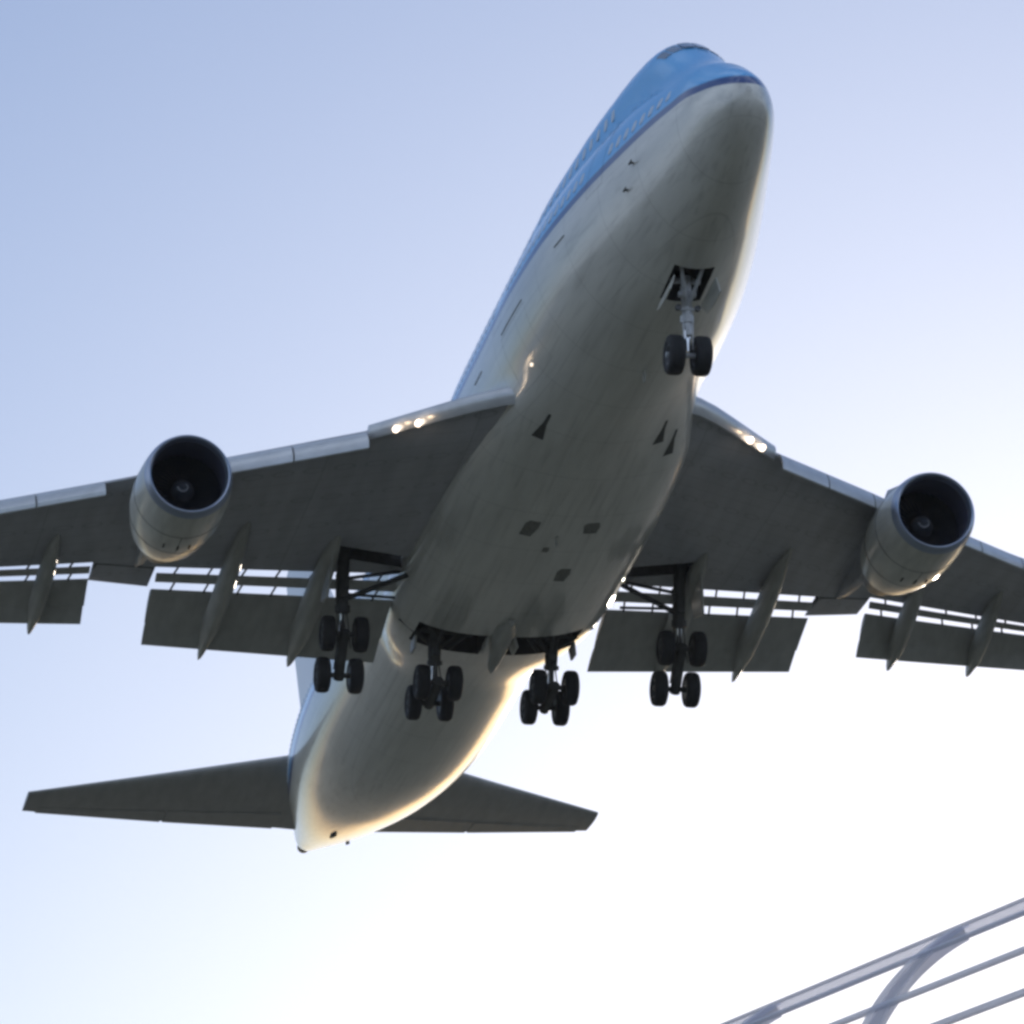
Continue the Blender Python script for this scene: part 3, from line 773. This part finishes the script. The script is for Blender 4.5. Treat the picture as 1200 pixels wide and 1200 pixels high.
for side in (1, -1):
    zt = zl(5.5)
    main_gear('wing_gear', 31.34, 5.5, -5.0, rad(42), (30.5, 5.5, zt + .35),
        [((30.9, 5.5, -3.3), (30.3, 3.3, -2.5), .085), ((30.6, 5.5, -2.7), (30.9, 3.4, -2.2), .06), ((30.9, 5.4, -3.1), (31.5, 3.7, -2.9), .05)],
        [[(29.6, 5.98, zt - .02), (31.1, 5.98, zt - .05), (31.3, 6.1, zt - 1.2), (30.2, 6.12, zt - 1.45)]], side)
    main_gear('body_gear', 34.35, 1.92, -5.0, rad(6), (33.5, 1.95, -2.9),
        [((33.9, 1.95, -3.7), (32.9, .7, -3.0), .09), ((33.9, 1.95, -3.6), (33.2, 3.2, -2.9), .07), ((34.2, 1.92, -4.1), (32.8, 1.8, -3.1), .06), ((33.7, 1.7, -3.4), (32.9, 2.4, -3.1), .09), ((33.2, 1.0, -3.35), (33.9, 1.5, -3.6), .08), ((33.3, .8, -3.3), (33.3, 2.5, -3.2), .11)],
        [[(32.55, .42, -3.62), (33.35, .42, -3.62), (33.3, .52, -3.98), (32.6, .52, -3.98)], [(33.5, 2.62, -3.35), (34.25, 2.62, -3.33), (34.15, 2.66, -3.75), (33.55, 2.66, -3.78)]], side)

# ------------------------------------------------------------------ curved canopy frame, lower right
def w_pt(px, py, d):
    v = (right * ((px - 600) / FPX) - up * ((py - 600) / FPX) - back)
    return CAM + v * d
A = w_pt(838, 1202, 66.0); B = w_pt(1200, 1051, 58.0)
axis = (B - A).normalized()
nn = axis.cross(V(0, 0, 1)).normalized()
if nn.dot(CAM - A) < 0: nn = -nn
uu = axis.cross(nn).normalized()
if uu.z < 0: uu = -uu
Rv = 300 * 62 / FPX
# view direction angle of the silhouette
vd = (A - CAM).normalized()
th0 = math.atan2(-vd.dot(uu) * -1, -vd.dot(nn) * 1)    # placeholder, set below
# silhouette: normal perpendicular to the view direction
best = min([k * .002 for k in range(0, 785)], key=lambda t: abs((nn * math.sin(t) + uu * math.cos(t)).dot(vd)))
SIL = best
def arch(t, r=Rv): return (nn * math.sin(t) + uu * math.cos(t)) * r
CEN = A - arch(SIL)
can = bpy.data.objects.new('canopy_frame', None); COL.objects.link(can)
can.location = (A.x, A.y, 0)
can['label'] = 'pale curved steel canopy frame of rails crossed by arched ribs at the lower right corner'
can['category'] = 'canopy'
bpy.context.view_layer.update()
off = V(A.x, A.y, 0)
def rail(t, w, h, m, u0=-14, u1=22, name='rail'):
    bm = bmesh.new(); n = arch(t, 1); tg = (nn * math.cos(t) - uu * math.sin(t))
    c = CEN + n * Rv
    R = [[c + axis * u + tg * a - n * b - off for a, b in ((-w / 2, 0), (w / 2, 0), (w / 2, h), (-w / 2, h))] for u in (u0, u1)]
    loft(bm, R); bmesh.ops.bevel(bm, geom=bm.edges[:], offset=min(w, h) * .15, segments=2, affect='EDGES')
    return link(name, bm, m, can)
D = rad
for t, w in ((-2, .05), (17, .07), (33, .085), (45, .09), (60, .09), (75, .09)):
    rail(SIL + D(t), w, .05, M_steelp)
# fascia strip between the first two rails
bm = bmesh.new(); R = []
for k in range(7):
    t = SIL + D(-1 + 17.5 * k / 6); R.append([CEN + arch(t, Rv - .03) + axis * u - off for u in (-14, 22)] + [CEN + arch(t, Rv - .06) + axis * u - off for u in (22, -14)])
loft(bm, R); link('ridge_panel', bm, M_polyc, can, smooth=False)
def rib(u, w=.09):
    bm = bmesh.new(); N = 40; Rg = []; Rf = []
    for k in range(N + 1):
        t = SIL + lerp(rad(5), rad(100), k / N)
        Rg.append([CEN + arch(t, r) + axis * (u + a) - off for r, a in ((Rv - .012, -w * 1.4), (Rv - .012, w), (Rv - .20, w), (Rv - .20, -w * 1.4))])
    loft(bm, Rg); o = link('rib', bm, M_steelp, can)
    bm = bmesh.new()
    for k in range(N + 1):
        t = SIL + lerp(rad(7), rad(98), k / N)
        Rf.append([CEN + arch(t, r) + axis * (u + a) - off for r, a in ((Rv - .02, w), (Rv - .02, w + .36), (Rv - .045, w + .36), (Rv - .045, w))])
    loft(bm, Rf); link('rib_flange', bm, M_polyc, o)
for u in (-8.25, -2.95, 2.35, 7.65, 12.95, 18.25): rib(u)
for u in (-8.25, 2.35, 18.25):
    for t in (100,):
        p = CEN + arch(SIL + rad(t), Rv - .1) + axis * u
        bm = bmesh.new(); tube(bm, p - off, V(p.x, p.y, 0) - off, .14, .16, 20); link('post', bm, M_steelp, can)

# ------------------------------------------------------------------ thin evening haze
bm = bmesh.new(); hb = bmesh.ops.create_cube(bm, size=1.0)
for v in bm.verts: v.co = V(v.co.x * 18400, v.co.y * 18400, v.co.z * 151 + 74.5)
M_haze = bpy.data.materials.new('haze_air'); M_haze.use_nodes = True; hn = M_haze.node_tree; hn.nodes.clear()
ho = hn.nodes.new('ShaderNodeOutputMaterial'); hv = hn.nodes.new('ShaderNodeVolumePrincipled')
hv.inputs['Color'].default_value = (0.86, 0.92, 1.0, 1); hv.inputs['Density'].default_value = 0.00005; hv.inputs['Anisotropy'].default_value = 0.3
hn.links.new(hv.outputs[0], ho.inputs['Volume'])
hz = link('haze', bm, M_haze, smooth=False); hz['kind'] = 'stuff'
